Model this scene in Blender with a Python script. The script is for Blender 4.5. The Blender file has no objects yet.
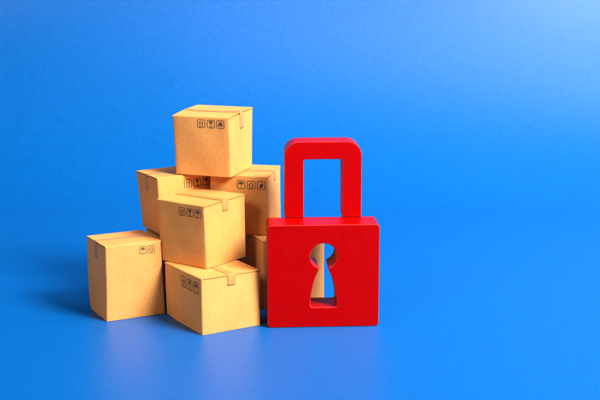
import bpy, bmesh, math, random
from mathutils import Vector, Matrix

random.seed(7)
S = bpy.context.scene
COL = S.collection
MM = 0.001

# ------------------------------------------------------------------ camera
cam_d = bpy.data.cameras.new('camera')
cam = bpy.data.objects.new('camera', cam_d)
COL.objects.link(cam)
cam.location = (0.0, -0.7478, 0.2309)
cam.rotation_euler = (math.pi / 2 - 0.21055, 0, 0)
cam_d.sensor_width = 36
cam_d.lens = 1296.0 / 600 * 36
cam_d.clip_start = 0.01
cam_d.clip_end = 20
S.camera = cam

# ------------------------------------------------------------------ world and lamps
W = bpy.data.worlds.new('World')
S.world = W
W.use_nodes = True
bg = W.node_tree.nodes['Background']
bg.inputs[0].default_value = (1.0, 0.95, 0.9, 1)
bg.inputs[1].default_value = 0.06


def area(name, loc, target, size, power, color):
    d = bpy.data.lights.new(name, 'AREA')
    d.shape = 'RECTANGLE'
    d.size, d.size_y = size
    d.energy = power
    d.color = color
    o = bpy.data.objects.new(name, d)
    COL.objects.link(o)
    o.location = loc
    o.rotation_euler = (Vector(target) - Vector(loc)).to_track_quat('-Z', 'Y').to_euler()
    return o


area('key_softbox', (0.67, -0.54, 0.78), (-0.02, 0.05, 0.05), (0.40, 0.40), 38.5, (1.0, 0.95, 0.88))
area('added_fill', (-0.95, -1.15, 1.05), (-0.02, 0.05, 0.08), (0.40, 0.40), 12, (1.0, 0.82, 0.64))  # added warm lamp, stands in for light bounced onto the shaded faces
area('background_softbox', (0.46, 0.13, 0.78), (0.06, 0.55, 0.10), (0.80, 0.60), 6.4, (1.0, 0.98, 0.96)).data.spread = math.radians(110)

S.view_settings.view_transform = 'Standard'
S.view_settings.look = 'None'
S.view_settings.exposure = 0
S.view_settings.gamma = 1
S.render.engine = 'CYCLES'
S.render.resolution_x = 1024
S.render.resolution_y = 683


# ------------------------------------------------------------------ material helpers
class NT:
    def __init__(self, name):
        self.m = bpy.data.materials.new(name)
        self.m.use_nodes = True
        self.t = self.m.node_tree
        self.b = self.t.nodes['Principled BSDF']

    def n(self, kind, **kw):
        nd = self.t.nodes.new(kind)
        for k, v in kw.items():
            if hasattr(nd, k):
                setattr(nd, k, v)
        return nd

    def l(self, a, b):
        self.t.links.new(a, b)

    def coords(self, scale=(1, 1, 1), kind='Object'):
        tc = self.n('ShaderNodeTexCoord')
        mp = self.n('ShaderNodeMapping')
        mp.inputs['Scale'].default_value = scale
        self.l(tc.outputs[kind], mp.inputs['Vector'])
        return mp.outputs[0]

    def noise(self, vec, scale, detail=4, rough=0.6):
        nd = self.n('ShaderNodeTexNoise')
        nd.inputs['Scale'].default_value = scale
        nd.inputs['Detail'].default_value = detail
        nd.inputs['Roughness'].default_value = rough
        self.l(vec, nd.inputs['Vector'])
        return nd.outputs['Fac']

    def ramp(self, fac, stops):
        r = self.n('ShaderNodeValToRGB')
        el = r.color_ramp.elements
        while len(el) < len(stops):
            el.new(0.5)
        for e, (p, c) in zip(el, stops):
            e.position = p
            e.color = c if len(c) == 4 else (*c, 1)
        self.l(fac, r.inputs[0])
        return r.outputs[0]

    def mix(self, a, b, fac, mode='MIX'):
        m = self.n('ShaderNodeMix', data_type='RGBA', blend_type=mode)
        for sock, v in ((m.inputs[6], a), (m.inputs[7], b), (m.inputs[0], fac)):
            if hasattr(v, 'links'):
                self.l(v, sock)
            elif isinstance(v, (int, float)):
                sock.default_value = v
            else:
                sock.default_value = (*v, 1)
        return m.outputs[2]

    def bump(self, h, strength, dist, prev=None):
        b = self.n('ShaderNodeBump')
        b.inputs['Strength'].default_value = strength
        b.inputs['Distance'].default_value = dist
        self.l(h, b.inputs['Height'])
        if prev is not None:
            self.l(prev, b.inputs['Normal'])
        return b.outputs[0]


def mat_paper():
    k = NT('blue_paper')
    v = k.coords()
    fine = k.noise(v, 720, 5, 0.75)
    blot = k.noise(v, 120, 4, 0.6)
    big = k.noise(v, 9, 3, 0.5)
    c = k.ramp(fine, [(0.34, (0.0, 0.068, 0.285)), (0.66, (0.0, 0.112, 0.400))])
    c = k.mix(c, (0.0, 0.090, 0.345), 0.15)
    c2 = k.ramp(blot, [(0.32, (0.95, 0.95, 0.95)), (0.7, (1.03, 1.03, 1.03))])
    c = k.mix(c, c2, 1.0, 'MULTIPLY')
    k.l(c, k.b.inputs['Base Color'])
    r = k.ramp(big, [(0.3, (0.39,) * 3), (0.7, (0.43,) * 3)])
    k.l(r, k.b.inputs['Roughness'])
    b1 = k.bump(blot, 0.07, 0.0004)
    b2 = k.bump(fine, 0.45, 0.00026, b1)
    k.l(b2, k.b.inputs['Normal'])
    k.b.inputs['Specular IOR Level'].default_value = 0.5
    k.b.inputs['IOR'].default_value = 1.32
    return k.m


def mat_kraft(seed, tint=(1, 1, 1)):
    k = NT('kraft_cardboard')
    tc = k.n('ShaderNodeTexCoord')
    mp = k.n('ShaderNodeMapping')
    mp.inputs['Location'].default_value = (seed * 1.7, seed * 0.9, seed * 2.3)
    k.l(tc.outputs['Object'], mp.inputs['Vector'])
    v = mp.outputs[0]
    fib = k.noise(v, 1500, 4, 0.7)
    mid = k.noise(v, 260, 4, 0.6)
    big = k.noise(v, 45, 3, 0.5)
    base = (0.69 * tint[0], 0.30 * tint[1], 0.073 * tint[2])
    dark = tuple(x * f for x, f in zip(base, (0.80, 0.76, 0.70)))
    lite = tuple(x * f for x, f in zip(base, (1.12, 1.14, 1.18)))
    c = k.ramp(fib, [(0.28, dark), (0.5, base), (0.74, lite)])
    m2 = k.ramp(mid, [(0.3, (0.95, 0.945, 0.935)), (0.7, (1.03, 1.03, 1.035))])
    c = k.mix(c, m2, 1.0, 'MULTIPLY')
    m3 = k.ramp(big, [(0.3, (0.94, 0.92, 0.90)), (0.7, (1.05, 1.06, 1.07))])
    c = k.mix(c, m3, 1.0, 'MULTIPLY')
    # faint flute lines telegraphing through the liner (UV: u along the wall)
    uv = k.n('ShaderNodeUVMap')
    wv = k.n('ShaderNodeTexWave', wave_type='BANDS', bands_direction='X')
    wv.inputs['Scale'].default_value = 7.0
    wv.inputs['Distortion'].default_value = 0.6
    k.l(uv.outputs[0], wv.inputs['Vector'])
    k.l(c, k.b.inputs['Base Color'])
    k.b.inputs['Roughness'].default_value = 0.72
    k.b.inputs['Specular IOR Level'].default_value = 0.35
    b1 = k.bump(wv.outputs['Fac'], 0.05, 0.0002)
    b2 = k.bump(mid, 0.25, 0.0003, b1)
    b3 = k.bump(fib, 0.25, 0.00008, b2)
    k.l(b3, k.b.inputs['Normal'])
    return k.m


def mat_tape():
    k = NT('brown_tape')
    v = k.coords()
    n1 = k.noise(v, 400, 4, 0.6)
    c = k.ramp(n1, [(0.3, (0.44, 0.205, 0.050)), (0.7, (0.52, 0.255, 0.066))])
    k.l(c, k.b.inputs['Base Color'])
    r = k.ramp(n1, [(0.3, (0.42,) * 3), (0.7, (0.54,) * 3)])
    k.l(r, k.b.inputs['Roughness'])
    k.l(k.bump(n1, 0.3, 0.0002), k.b.inputs['Normal'])
    return k.m


def mat_ink():
    k = NT('dark_brown_ink')
    v = k.coords()
    n1 = k.noise(v, 1800, 3, 0.7)
    c = k.ramp(n1, [(0.35, (0.055, 0.028, 0.010)), (0.75, (0.13, 0.065, 0.022))])
    k.l(c, k.b.inputs['Base Color'])
    k.b.inputs['Roughness'].default_value = 0.7
    return k.m


def mat_red():
    k = NT('red_lacquered_wood')
    v = k.coords((1, 1, 0.22))
    grain = k.noise(v, 420, 4, 0.6)
    v2 = k.coords()
    spot = k.noise(v2, 260, 5, 0.65)
    c = k.ramp(spot, [(0.3, (0.33, 0.0, 0.0)), (0.7, (0.37, 0.0, 0.0))])
    at = k.n('ShaderNodeAttribute', attribute_name='edge_glint')
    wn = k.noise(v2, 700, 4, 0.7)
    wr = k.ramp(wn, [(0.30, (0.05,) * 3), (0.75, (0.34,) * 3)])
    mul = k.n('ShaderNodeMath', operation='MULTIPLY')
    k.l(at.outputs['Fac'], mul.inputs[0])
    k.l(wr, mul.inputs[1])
    c = k.mix(c, (0.62, 0.10, 0.085), mul.outputs[0])  # pale highlight along the bevels, painted into the red
    k.l(c, k.b.inputs['Base Color'])
    r = k.ramp(spot, [(0.3, (0.34,) * 3), (0.75, (0.46,) * 3)])
    k.l(r, k.b.inputs['Roughness'])
    b1 = k.bump(grain, 0.22, 0.00035)
    b2 = k.bump(spot, 0.20, 0.0003, b1)
    k.l(b2, k.b.inputs['Normal'])
    k.b.inputs['Specular IOR Level'].default_value = 0.5
    k.b.inputs['IOR'].default_value = 1.16
    return k.m


PAPER, TAPE, INK, RED = mat_paper(), mat_tape(), mat_ink(), mat_red()


# ------------------------------------------------------------------ mesh helpers
def mesh_obj(name, verts, faces, mat, parent=None, smooth=True, uvs=None, origin=None):
    me = bpy.data.meshes.new(name)
    if origin is not None:
        verts = [Vector(v) - origin for v in verts]
    me.from_pydata([tuple(v) for v in verts], [], faces)
    if uvs is not None:
        ul = me.uv_layers.new(name='UVMap')
        for lp in me.loops:
            ul.data[lp.index].uv = uvs[lp.vertex_index]
    me.materials.append(mat)
    if smooth:
        for p in me.polygons:
            p.use_smooth = True
    me.update()
    o = bpy.data.objects.new(name, me)
    COL.objects.link(o)
    if parent is not None:
        o.parent = parent
    return o


def recalc(o, angle=35):
    bm = bmesh.new()
    bm.from_mesh(o.data)
    bmesh.ops.recalc_face_normals(bm, faces=bm.faces)
    for e in bm.edges:
        if len(e.link_faces) == 2 and e.calc_face_angle(0) > math.radians(angle):
            e.smooth = False
    bm.to_mesh(o.data)
    bm.free()


# ------------------------------------------------------------------ backdrop: one sheet of blue paper, floor sweeping up to the back
def build_backdrop():
    prof = []
    R, y0, LEAN = 0.25, 0.28, 72
    n = 30
    for i in range(n + 1):
        prof.append((-1.3 + (y0 + 1.3) * i / n, 0.0))
    for i in range(1, 41):
        a = math.radians(LEAN) * i / 40
        prof.append((y0 + R * math.sin(a), R - R * math.cos(a)))
    ey, ez = prof[-1]
    for i in range(1, 20):
        t = 1.3 * i / 19
        prof.append((ey + t * math.cos(math.radians(LEAN)), ez + t * math.sin(math.radians(LEAN))))
    nx = 60
    vs, fs = [], []
    rnd = random.Random(3)
    for i, (y, z) in enumerate(prof):
        for j in range(nx + 1):
            x = -1.6 + 3.2 * j / nx
            up = max(0.0, min(1.0, (y - 0.30) / 0.1))
            wob = 0.0025 * up * math.sin(x * 7 + 1.3) + 0.0015 * up * math.sin(x * 15 + z * 9)
            vs.append((x, y + wob, z))
    for i in range(len(prof) - 1):
        for j in range(nx):
            a = i * (nx + 1) + j
            fs.append((a, a + 1, a + nx + 2, a + nx + 1))
    o = mesh_obj('backdrop', vs, fs, PAPER)
    o['kind'] = 'structure'
    return o


build_backdrop()


# ------------------------------------------------------------------ printed handling symbols (unit square glyphs, 0..1)
def rect(x0, y0, x1, y1, n=1):
    out = []
    for i in range(n):
        a = x0 + (x1 - x0) * i / n
        b = x0 + (x1 - x0) * (i + 1) / n
        out.append([(a, y0), (b, y0), (b, y1), (a, y1)])
    return out


def ring_square(t=0.085, r=0.16):
    """rounded square frame as quads"""
    def loop(inset, rr):
        pts = []
        for cx, cy, a0 in ((1 - rr, 1 - rr, 0), (rr, 1 - rr, 90), (rr, rr, 180), (1 - rr, rr, 270)):
            for i in range(4):
                a = math.radians(a0 + 30 * i)
                pts.append((cx + (rr - inset) * math.cos(a), cy + (rr - inset) * math.sin(a)))
        return pts
    A, B = loop(0, r), loop(t, r)
    out = []
    n = len(A)
    for i in range(n):
        j = (i + 1) % n
        out.append([A[i], A[j], B[j], B[i]])
    return out


def fan(cx, cy, r, a0, a1, n=8, sy=1.0):
    pts = [(cx, cy)]
    for i in range(n + 1):
        a = math.radians(a0 + (a1 - a0) * i / n)
        pts.append((cx + r * math.cos(a), cy + r * sy * math.sin(a)))
    return [[pts[0], pts[i], pts[i + 1]] for i in range(1, n + 1)]


def rot(polys, ang, cx=0.5, cy=0.5):
    c, s = math.cos(math.radians(ang)), math.sin(math.radians(ang))
    return [[(cx + (x - cx) * c - (y - cy) * s, cy + (x - cx) * s + (y - cy) * c) for x, y in p] for p in polys]


def glyph(kind):
    g = ring_square()
    if kind == 'arrows':
        for cx in (0.35, 0.65):
            g += rect(cx - 0.055, 0.24, cx + 0.055, 0.62)
            g += [[(cx - 0.13, 0.58), (cx + 0.13, 0.58), (cx, 0.82)]]
        g += rect(0.2, 0.15, 0.8, 0.20)
    elif kind == 'glass':
        g += [[(0.24, 0.84), (0.30, 0.62), (0.70, 0.62), (0.76, 0.84)],
              [(0.30, 0.62), (0.45, 0.46), (0.55, 0.46), (0.70, 0.62)]]
        g += rect(0.46, 0.22, 0.54, 0.46) + rect(0.3, 0.15, 0.7, 0.22)
    elif kind == 'umbrella':
        g += fan(0.5, 0.55, 0.33, 0, 180, 8, 0.9)
        g += rect(0.47, 0.22, 0.53, 0.56) + rect(0.36, 0.16, 0.53, 0.22)
    elif kind == 'recycle':
        arm = [[(0.36, 0.74), (0.64, 0.74), (0.70, 0.62), (0.42, 0.62)],
               [(0.60, 0.78), (0.82, 0.58), (0.60, 0.52)]]
        for a in (0, 120, 240):
            g += rot(arm, a, 0.5, 0.47)
    elif kind == 'flame':
        g += [[(0.5, 0.80), (0.36, 0.52), (0.64, 0.52)]]
        g += fan(0.5, 0.40, 0.22, 0, 360, 10)
        g += [[(0.68, 0.80), (0.60, 0.58), (0.78, 0.55)]]
    elif kind == 'hands':
        g += fan(0.5, 0.56, 0.24, 0, 360, 10)
        g += [[(0.16, 0.50), (0.26, 0.50), (0.46, 0.22), (0.34, 0.18)],
              [(0.84, 0.50), (0.74, 0.50), (0.54, 0.22), (0.66, 0.18)]]
    return g


# ------------------------------------------------------------------ carton
def build_box(label, corners, symbols, sym_u=(0.47, 0.94), sym_v=0.865, sym_h=None,
              tape_drop=(6, 6), lifts=None, seed=0, tint=(1, 1, 1), gap=0.35, bulge=0.5, curl=0.0):
    """corners in mm: FLb FLt FRb FRt BRb BRt BLb BLt; front face carries the print, tape runs along x"""
    rnd = random.Random(seed * 31 + 5)
    P = [Vector(c) for c in corners]
    base = (P[0] + P[2] + P[4] + P[6]) / 4
    P = [p - base for p in P]
    b = [P[0], P[2], P[4], P[6]]   # FL FR BR BL bottom
    t = [P[1], P[3], P[5], P[7]]
    cen = (sum(b, Vector()) + sum(t, Vector())) / 8
    RB = 0.95                       # fold radius
    lifts = lifts or {}
    ph = [rnd.uniform(0, 6.28) for _ in range(8)]
    am = [bulge * rnd.uniform(0.4, 1.2) for _ in range(4)]

    def quad(q, u, v):
        return (q[0] * (1 - u) + q[1] * u) * (1 - v) + (q[3] * (1 - u) + q[2] * u) * v

    def surf(u, v, w):
        """u,v in plan 0..1, w height 0..1 (on the walls)"""
        p = quad(b, u, v) * (1 - w) + quad(t, u, v) * w
        # wall bulge
        eu, ev = abs(u - 0.5) * 2, abs(v - 0.5) * 2
        out = Vector((0, 0, 0))
        ux = (b[1] - b[0]).normalized()
        vx = (b[3] - b[0]).normalized()
        sw = math.sin(math.pi * w)
        if ev > 0.9:
            k = 0 if v < 0.5 else 2
            out += vx * (-1 if v < 0.5 else 1) * am[k] * math.sin(math.pi * u) * sw
            out += vx * 0.10 * math.sin(9 * u + 5 * w + ph[k])
        if eu > 0.9:
            k = 1 if u > 0.5 else 3
            out += ux * (1 if u > 0.5 else -1) * am[k] * math.sin(math.pi * v) * sw
            out += ux * 0.10 * math.sin(9 * v + 5 * w + ph[k])
        p = p + out
        for (cu, cv), (h, rad) in lifts.items():
            d = math.hypot((u - cu) * 38, (v - cv) * 38)
            f = max(0.0, 1 - d / rad)
            z = h * f * f * (1 - w) ** 6
            p = p + Vector((0, 0, z))
            p.xy -= (p.xy - cen.xy).normalized() * (0.35 * z)
        return p

    root = bpy.data.objects.new('cardboard_box', None)
    root.empty_display_size = 0.01
    COL.objects.link(root)
    root.location = base * MM
    root['label'] = label
    root['category'] = 'box'
    root['group'] = 'small cardboard boxes piled beside the red padlock'
    kraft = mat_kraft(seed, tint)

    # --- plan loop with rounded corners
    r = 0.022
    n = 12
    loop = []
    for (cu, cv, a0, du, dv) in ((1 - r, r, 270, 0, 1), (1 - r, 1 - r, 0, -1, 0), (r, 1 - r, 90, 0, -1), (r, r, 180, 1, 0)):
        for i in range(4):
            a = math.radians(a0 + 30 * i)
            loop.append((cu + r * math.cos(a), cv + r * math.sin(a)))
        for i in range(1, n):
            s = i / n * (1 - 2 * r)
            loop.append((cu + r * math.cos(math.radians(a0 + 90)) + du * s, cv + r * math.sin(math.radians(a0 + 90)) + dv * s))
    L = len(loop)
    H = (sum((x.z for x in t)) - sum((x.z for x in b))) / 4
    wtop = 1 - RB / H
    m = 14
    vs, fs, uv = [], [], []
    for i in range(m + 1):
        w = i / m * wtop
        if i == 0:
            w = 0.004
        for j, (u, v) in enumerate(loop):
            vs.append(surf(u, v, w) * MM)
            uv.append((j / L * 4, w))
    for i in range(m):
        for j in range(L):
            k = (j + 1) % L
            fs.append((i * L + j, i * L + k, (i + 1) * L + k, (i + 1) * L + j))
    # caps, inset so the rim reads as board thickness
    for (row, zo) in ((m, 0.0), (0, 0.0)):
        c = len(vs)
        cc = sum((vs[row * L + j] for j in range(L)), Vector()) / L
        vs.append(cc)
        uv.append((0.5, 0.5))
        for j in range(L):
            k = (j + 1) % L
            fs.append((row * L + j, row * L + k, c))
    body = mesh_obj('body', vs, fs, kraft, root, True, uv)
    recalc(body, 40)

    # --- two top flaps: fold up from the front and back walls, meet at the seam
    TH = 0.48

    def flap(back):
        nu, prof = 16, []
        for i in range(5):                                   # fold arc
            a = math.pi / 2 * i / 4
            prof.append((RB * (1 - math.cos(a)), -RB * (1 - math.sin(a)), 0))
        dep = ((b[3] - b[0]).length + (b[2] - b[1]).length) / 4 - 0.12
        for i in range(1, 8):
            prof.append((RB + (dep - RB) * i / 7, 0.0, i / 7))
        phs = rnd.uniform(0, 6)
        tilt = rnd.uniform(-0.3, 0.3)
        top, bot = [], []
        uvs = []
        for (d, dz, f) in prof:
            v = d / (2 * (dep + 0.12))
            vv = 1 - v if back else v
            for j in range(nu + 1):
                u = -0.003 + 1.006 * j / nu
                p = quad(t, u, vv)
                e = abs(u - 0.5) * 2
                wave = (0.10 * math.sin(4 * u + phs) + tilt * 0.3 * (u - 0.5)) * f
                wave += curl * f * max(0, e - 0.55) * 1.3
                if dz < 0:   # fold arc follows the bulged wall top
                    q = surf(min(1, max(0, u)), 0 if not back else 1, wtop)
                    k = 1 - i_arc(d, RB)
                    p = p + Vector((0, 0, dz))
                    tgt = Vector((q.x, q.y, p.z))
                    p = p * (1 - k) + tgt * k if k > 0 else p
                else:
                    p = p + Vector((0, 0, dz + wave - 0.25 * math.sin(math.pi * min(1, max(0, u))) * f * 0.6))
                top.append(p)
                uvs.append((u, vv))
        # underside
        rows = len(prof)
        for i in range(rows):
            for j in range(nu + 1):
                p = top[i * (nu + 1) + j]
                if i < 5:
                    a = math.pi / 2 * i / 4
                    inward = (b[3] - b[0]).normalized() * (-1 if back else 1)
                    q = p + inward * TH * math.cos(a) + Vector((0, 0, -TH * math.sin(a)))
                else:
                    q = p + Vector((0, 0, -TH))
                bot.append(q)
        vs = [x * MM for x in top + bot]
        uvs = uvs + uvs
        N = rows * (nu + 1)
        fs = []
        for i in range(rows - 1):
            for j in range(nu):
                a = i * (nu + 1) + j
                q = (a, a + 1, a + nu + 2, a + nu + 1)
                fs.append(q)
                fs.append(tuple(N + x for x in reversed(q)))
            for j in (0, nu):
                a = i * (nu + 1) + j
                fs.append((a, a + nu + 1, N + a + nu + 1, N + a))
        for i in (0, rows - 1):
            for j in range(nu):
                a = i * (nu + 1) + j
                fs.append((a, a + 1, N + a + 1, N + a))
        o = mesh_obj('top_flap', vs, fs, kraft, root, True, uvs)
        recalc(o, 40)
        return top, nu, rows

    def i_arc(d, rb):
        # 0 at wall (d=0) -> 1 at the end of the fold
        return min(1.0, d / rb)

    ftop, nu, rows = flap(False)
    btop, _, _ = flap(True)

    # --- tape: along x over the seam, down both end walls
    tw = 0.068
    path = []
    seam = [(ftop[(rows - 1) * (nu + 1) + j] + btop[(rows - 1) * (nu + 1) + j]) / 2 for j in range(nu + 1)]
    ydir = ((b[3] - b[0]) + (b[2] - b[1])).normalized()
    half = tw * ((b[3] - b[0]).length)
    xdir = ((b[1] - b[0]) + (b[2] - b[3])).normalized()
    off = 0.10
    hump = [Vector((0, 0, 0))]
    drop = []
    l0, l1 = tape_drop
    for i in range(6, 0, -1):
        w = wtop - (l0 * i / 6) / H
        drop.append(surf(0.0, 0.5, w) - xdir * 0.10)
    path += drop
    zmax = [max(ftop[(rows - 2) * (nu + 1) + j].z, btop[(rows - 2) * (nu + 1) + j].z, seam[j].z) for j in range(nu + 1)]
    for j in range(nu + 1):
        p = seam[j].copy()
        p.z = zmax[j] + off
        if j in (0, nu):
            sgn = -1 if j == 0 else 1
            pa = p + xdir * sgn * 0.12 + Vector((0, 0, -0.22))
            if j == 0:
                path += [pa, p]
            else:
                path += [p, pa]
        else:
            path.append(p)
    for i in range(1, 7):
        w = wtop - (l1 * i / 6) / H
        path.append(surf(1.0, 0.5, w) + xdir * 0.10)
    vs, fs, uvs = [], [], []
    for i, p in enumerate(path):
        jit = rnd.uniform(-0.12, 0.12) if i in (0, len(path) - 1) else 0
        for k, s in enumerate((-1, -0.5, 0, 0.5, 1)):
            q = p + ydir * half * s
            if 6 <= i < len(path) - 6 and k != 2:
                # follow the flap on each side
                q.z += 0.0
            q.z += jit * s
            vs.append(q * MM)
            uvs.append((i / len(path), k / 4))
    for i in range(len(path) - 1):
        for k in range(4):
            a = i * 5 + k
            fs.append((a, a + 1, a + 6, a + 5))
    # give the film a thickness
    tp = mesh_obj('tape', vs, fs, TAPE, root, True, uvs)
    recalc(tp)
    so = tp.modifiers.new('thickness', 'SOLIDIFY')
    so.thickness = 0.07 * MM
    so.offset = 0

    # --- printed symbols on the front wall
    if symbols:
        u0, u1 = sym_u
        n3 = 3
        g = 0.06
        wid = (u1 - u0 - g * (u1 - u0) * 2) / n3
        wl = (b[1] - b[0]).length
        hh = (sym_h or wid * wl) / H
        nrm = Vector((-ydir.x, -ydir.y, 0)).normalized()
        for i, kd in enumerate(symbols):
            su = u0 + i * (wid + g * (u1 - u0))
            vs, fs = [], []
            for poly in glyph(kd):
                idx = []
                for (x, y) in poly:
                    idx.append(len(vs))
                    vs.append((surf(su + x * wid, 0.0, sym_v - hh + y * hh) + nrm * 0.05) * MM)
                fs.append(tuple(idx))
            o = mesh_obj('printed_symbol', vs, fs, INK, root, False)
            o['label'] = {'arrows': 'this way up symbol', 'glass': 'fragile glass symbol', 'umbrella': 'keep dry umbrella symbol',
                          'recycle': 'recycling arrows symbol', 'flame': 'flame symbol', 'hands': 'handle with care symbol'}[kd]
    return root


def cuboid(cx, cy, th, w, d, h, z=0.0):
    out = []
    for (a, c) in ((-.5, -.5), (.5, -.5), (.5, .5), (-.5, .5)):
        x = cx + a * w * math.cos(th) - c * d * math.sin(th)
        y = cy + a * w * math.sin(th) + c * d * math.cos(th)
        out += [(x, y, z), (x, y, z + h)]
    return out


BOX_LEFT = [[-114.39, -12.74, 0.0], [-113.72, -12.39, 45.71], [-81.2, 4.2, 0.0], [-83.0, 3.1, 45.66],
            [-96.32, 34.47, 0], [-98.6, 34.0, 45.1], [-129.54, 17.16, 0], [-129.86, 18.28, 45.04]]
BOX_FRONT = [[-80.81, 2.67, 0.0], [-80.87, 1.41, 32.9], [-55.84, -38.88, 0], [-56.25, -36.83, 33.0],
             [-22.93, -18.72, 0], [-23.09, -16.03, 32.95], [-47.78, 22.63, 0.0], [-47.67, 22.17, 32.8]]
BOX_MID = [[-83.41, 5.46, 33.05], [-85.27, 7.61, 70.2], [-54.49, -15.48, 33.05], [-55.77, -14.95, 70.4],
           [-32.72, 13.57, 33.05], [-33.0, 13.65, 72.0], [-61.38, 34.89, 33.05], [-62.6, 36.03, 71.1]]
BOX_TOP = [[-75.98, 31.1, 80.75], [-77.16, 30.1, 117.2], [-41.67, 19.45, 80.75], [-42.51, 18.34, 117.3],
           [-30.15, 54.01, 80.75], [-29.44, 55.0, 118.73], [-64.46, 65.85, 80.75], [-64.47, 66.75, 118.67]]
BOX_BACK_L = [[-84.94, 19.49, 45.15], [-86.28, 20.44, 80.1], [-54.88, 41.75, 45.15], [-54.07, 41.17, 80.3],
              [-68.93, 64.36, 45.15], [-69.73, 64.93, 80.5], [-98.42, 41.93, 45.15], [-102.08, 44.23, 80.5]]
BOX_BACK_R = [[-55.08, 31.51, 43.4], [-55.32, 31.95, 80.3], [-19.07, 25.46, 43.4], [-19.67, 24.98, 80.2],
              [-12.33, 61.55, 43.4], [-12.39, 61.41, 80.5], [-48.31, 67.73, 43.4], [-48.15, 68.31, 80.5]]
# box standing behind the padlock (its face shows through the keyhole)
th7 = 0.42
fl = Vector((-22.6, 12.5))
c7 = fl + Vector((math.cos(th7), math.sin(th7))) * 20.7 + Vector((-math.sin(th7), math.cos(th7))) * 23
BOX_LOCK = cuboid(c7.x, c7.y, th7, 41.4, 46, 43.2)
# support under the upper left box, out of sight behind the pile
BOX_HID = cuboid(-77.0, 61.0, 0.0, 39, 38, 45.0)

build_box('tall cardboard box standing alone on the blue paper, leftmost of the pile', BOX_LEFT,
          ('umbrella', 'recycle'), sym_u=(0.60, 1.03), sym_v=0.95, tape_drop=(9, 6), seed=1, tint=(1.0, 1.0, 1.03),
          lifts={(0.0, 1.0): (1.8, 8)}, bulge=0.25, gap=0.35)
build_box('low cardboard box at the very front of the pile, on the blue paper', BOX_FRONT,
          ('arrows', 'glass', 'umbrella'), sym_u=(0.47, 0.93), sym_v=0.90, tape_drop=(5.4, 5.4), seed=2, tint=(1.0, 1.03, 1.08),
          lifts={(0.0, 0.0): (0.8, 12)})
build_box('cardboard box resting on the front box, below the topmost one', BOX_MID,
          ('arrows', 'glass', 'umbrella'), sym_u=(0.47, 0.94), sym_v=0.93, tape_drop=(5.4, 5.4), seed=3, tint=(0.98, 0.97, 0.93))
build_box('topmost cardboard box crowning the pile', BOX_TOP,
          ('arrows', 'glass', 'hands'), sym_u=(0.44, 0.92), sym_v=0.95, tape_drop=(6, 9), seed=4, tint=(1.0, 0.99, 1.0), curl=0.9)
build_box('cardboard box on top of the leftmost box, its shaded left side showing tape', BOX_BACK_L,
          ('arrows', 'glass', 'umbrella'), sym_u=(0.47, 0.95), sym_v=0.92, tape_drop=(9, 6), seed=5, tint=(1.02, 1.0, 0.95))
build_box('cardboard box in the upper right of the pile, beside the padlock shackle', BOX_BACK_R,
          ('umbrella', 'recycle', 'flame'), sym_u=(0.47, 0.96), sym_v=0.92, tape_drop=(6, 5), seed=6, tint=(0.96, 0.94, 0.92))
build_box('cardboard box behind the padlock, seen through the keyhole', BOX_LOCK,
          (), tape_drop=(2.5, 2.5), seed=7, tint=(0.97, 1.0, 1.25))
build_box('cardboard box at the back of the pile, hidden under the upper left box', BOX_HID,
          (), tape_drop=(6, 6), seed=8)


# ------------------------------------------------------------------ padlock
def curve_mesh(name, loops, depth, bevel, mat, parent):
    cu = bpy.data.curves.new(name, 'CURVE')
    cu.dimensions = '2D'
    cu.fill_mode = 'BOTH'
    for pts in loops:
        sp = cu.splines.new('POLY')
        sp.points.add(len(pts) - 1)
        for q, (x, y) in zip(sp.points, pts):
            q.co = (x * MM, y * MM, 0, 1)
        sp.use_cyclic_u = True
    cu.extrude = (depth / 2 - bevel) * MM
    cu.bevel_depth = bevel * MM
    cu.bevel_resolution = 3
    cu.offset = -bevel * MM
    tmp = bpy.data.objects.new(name + '_curve', cu)
    COL.objects.link(tmp)
    bpy.context.view_layer.update()
    dg = bpy.context.evaluated_depsgraph_get()
    me = bpy.data.meshes.new_from_object(tmp.evaluated_get(dg))
    bpy.data.objects.remove(tmp)
    bpy.data.curves.remove(cu)
    # curve plane XY -> stand up: x, z ; thickness along y
    for v in me.vertices:
        x, y, z = v.co
        v.co = (x, -z, y)
    bm = bmesh.new()
    bm.from_mesh(me)
    bmesh.ops.remove_doubles(bm, verts=bm.verts, dist=1e-6)
    bmesh.ops.recalc_face_normals(bm, faces=bm.faces)
    for e in bm.edges:
        e.smooth = not (len(e.link_faces) == 2 and e.calc_face_angle(0) > math.radians(40))
    for f in bm.faces:
        f.smooth = True
    bm.to_mesh(me)
    bm.free()
    wa = me.attributes.new('edge_glint', 'FLOAT', 'POINT')
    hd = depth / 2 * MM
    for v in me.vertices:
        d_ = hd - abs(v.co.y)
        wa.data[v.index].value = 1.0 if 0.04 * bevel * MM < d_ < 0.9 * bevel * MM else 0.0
    me.materials.clear()
    me.materials.append(mat)
    o = bpy.data.objects.new(name, me)
    COL.objects.link(o)
    o.parent = parent
    wn = o.modifiers.new('normals', 'WEIGHTED_NORMAL')
    wn.keep_sharp = True
    return o


def arc(cx, cy, r, a0, a1, n):
    return [(cx + r * math.cos(math.radians(a0 + (a1 - a0) * i / n)), cy + r * math.sin(math.radians(a0 + (a1 - a0) * i / n)))
            for i in range(n + 1)]


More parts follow.
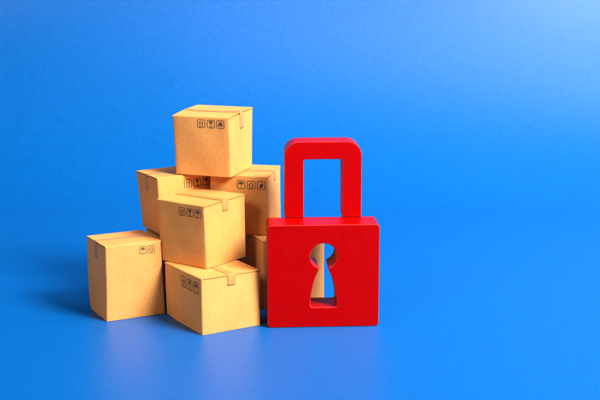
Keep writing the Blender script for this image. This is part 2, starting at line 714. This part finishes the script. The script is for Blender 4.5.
def rrect(x0, y0, x1, y1, r, n=8):
    return (arc(x1 - r, y0 + r, r, -90, 0, n) + arc(x1 - r, y1 - r, r, 0, 90, n) +
            arc(x0 + r, y1 - r, r, 90, 180, n) + arc(x0 + r, y0 + r, r, 180, 270, n))


LT, LH = 21.0, 61.3
lock = bpy.data.objects.new('padlock', None)
lock.empty_display_size = 0.01
COL.objects.link(lock)
lock.location = (0.0130, -0.0123, 0)
lock.rotation_euler = (0, 0, 0.056)
lock['label'] = 'large red wooden toy padlock with a cut out keyhole beside the boxes'
lock['category'] = 'padlock'

# keyhole outline: round head, pinched neck, flaring skirt
kx, kz, kr = 0.1, 42.7, 7.65
key = arc(kx, kz, kr, -68, 248, 30)
left = [(-2.75, 34.3), (-3.7, 32.2), (-4.9, 29.2), (-5.9, 25.8), (-6.7, 22.2), (-7.2, 18.6), (-7.5, 15.0), (-7.55, 13.2), (-7.2, 12.3), (-6.6, 11.95)]
right = [(2 * kx - x + 0.1, z) for x, z in reversed(left)]
key = key + left + right
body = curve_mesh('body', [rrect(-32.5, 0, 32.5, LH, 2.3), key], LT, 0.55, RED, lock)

# shackle: flat U board let into the back of the body
x0, x1, i0, i1, zt, zi = -21.4, 23.6, -10.4, 12.4, 106.5, 96.1
zb = LH + 0.25
R = 8.3
U = [(x0, zb)] + [(i0, zb)] + [(i0, zi - 1.0)] + [(i0 + 0.3, zi - 0.3), (i0 + 1.0, zi), (i1 - 1.0, zi), (i1 - 0.3, zi - 0.3), (i1, zi - 1.0)] + \
    [(i1, zb), (x1, zb)] + arc(x1 - R, zt - R, R, 0, 90, 14) + arc(x0 + R, zt - R, R, 90, 180, 14)
SD = 16.5
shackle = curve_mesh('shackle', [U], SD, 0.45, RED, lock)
shackle.location = (0, (LT / 2 - 2.2 + SD / 2) * MM, 0)

for (a, c) in ((x0, i0), (i1, x1)):
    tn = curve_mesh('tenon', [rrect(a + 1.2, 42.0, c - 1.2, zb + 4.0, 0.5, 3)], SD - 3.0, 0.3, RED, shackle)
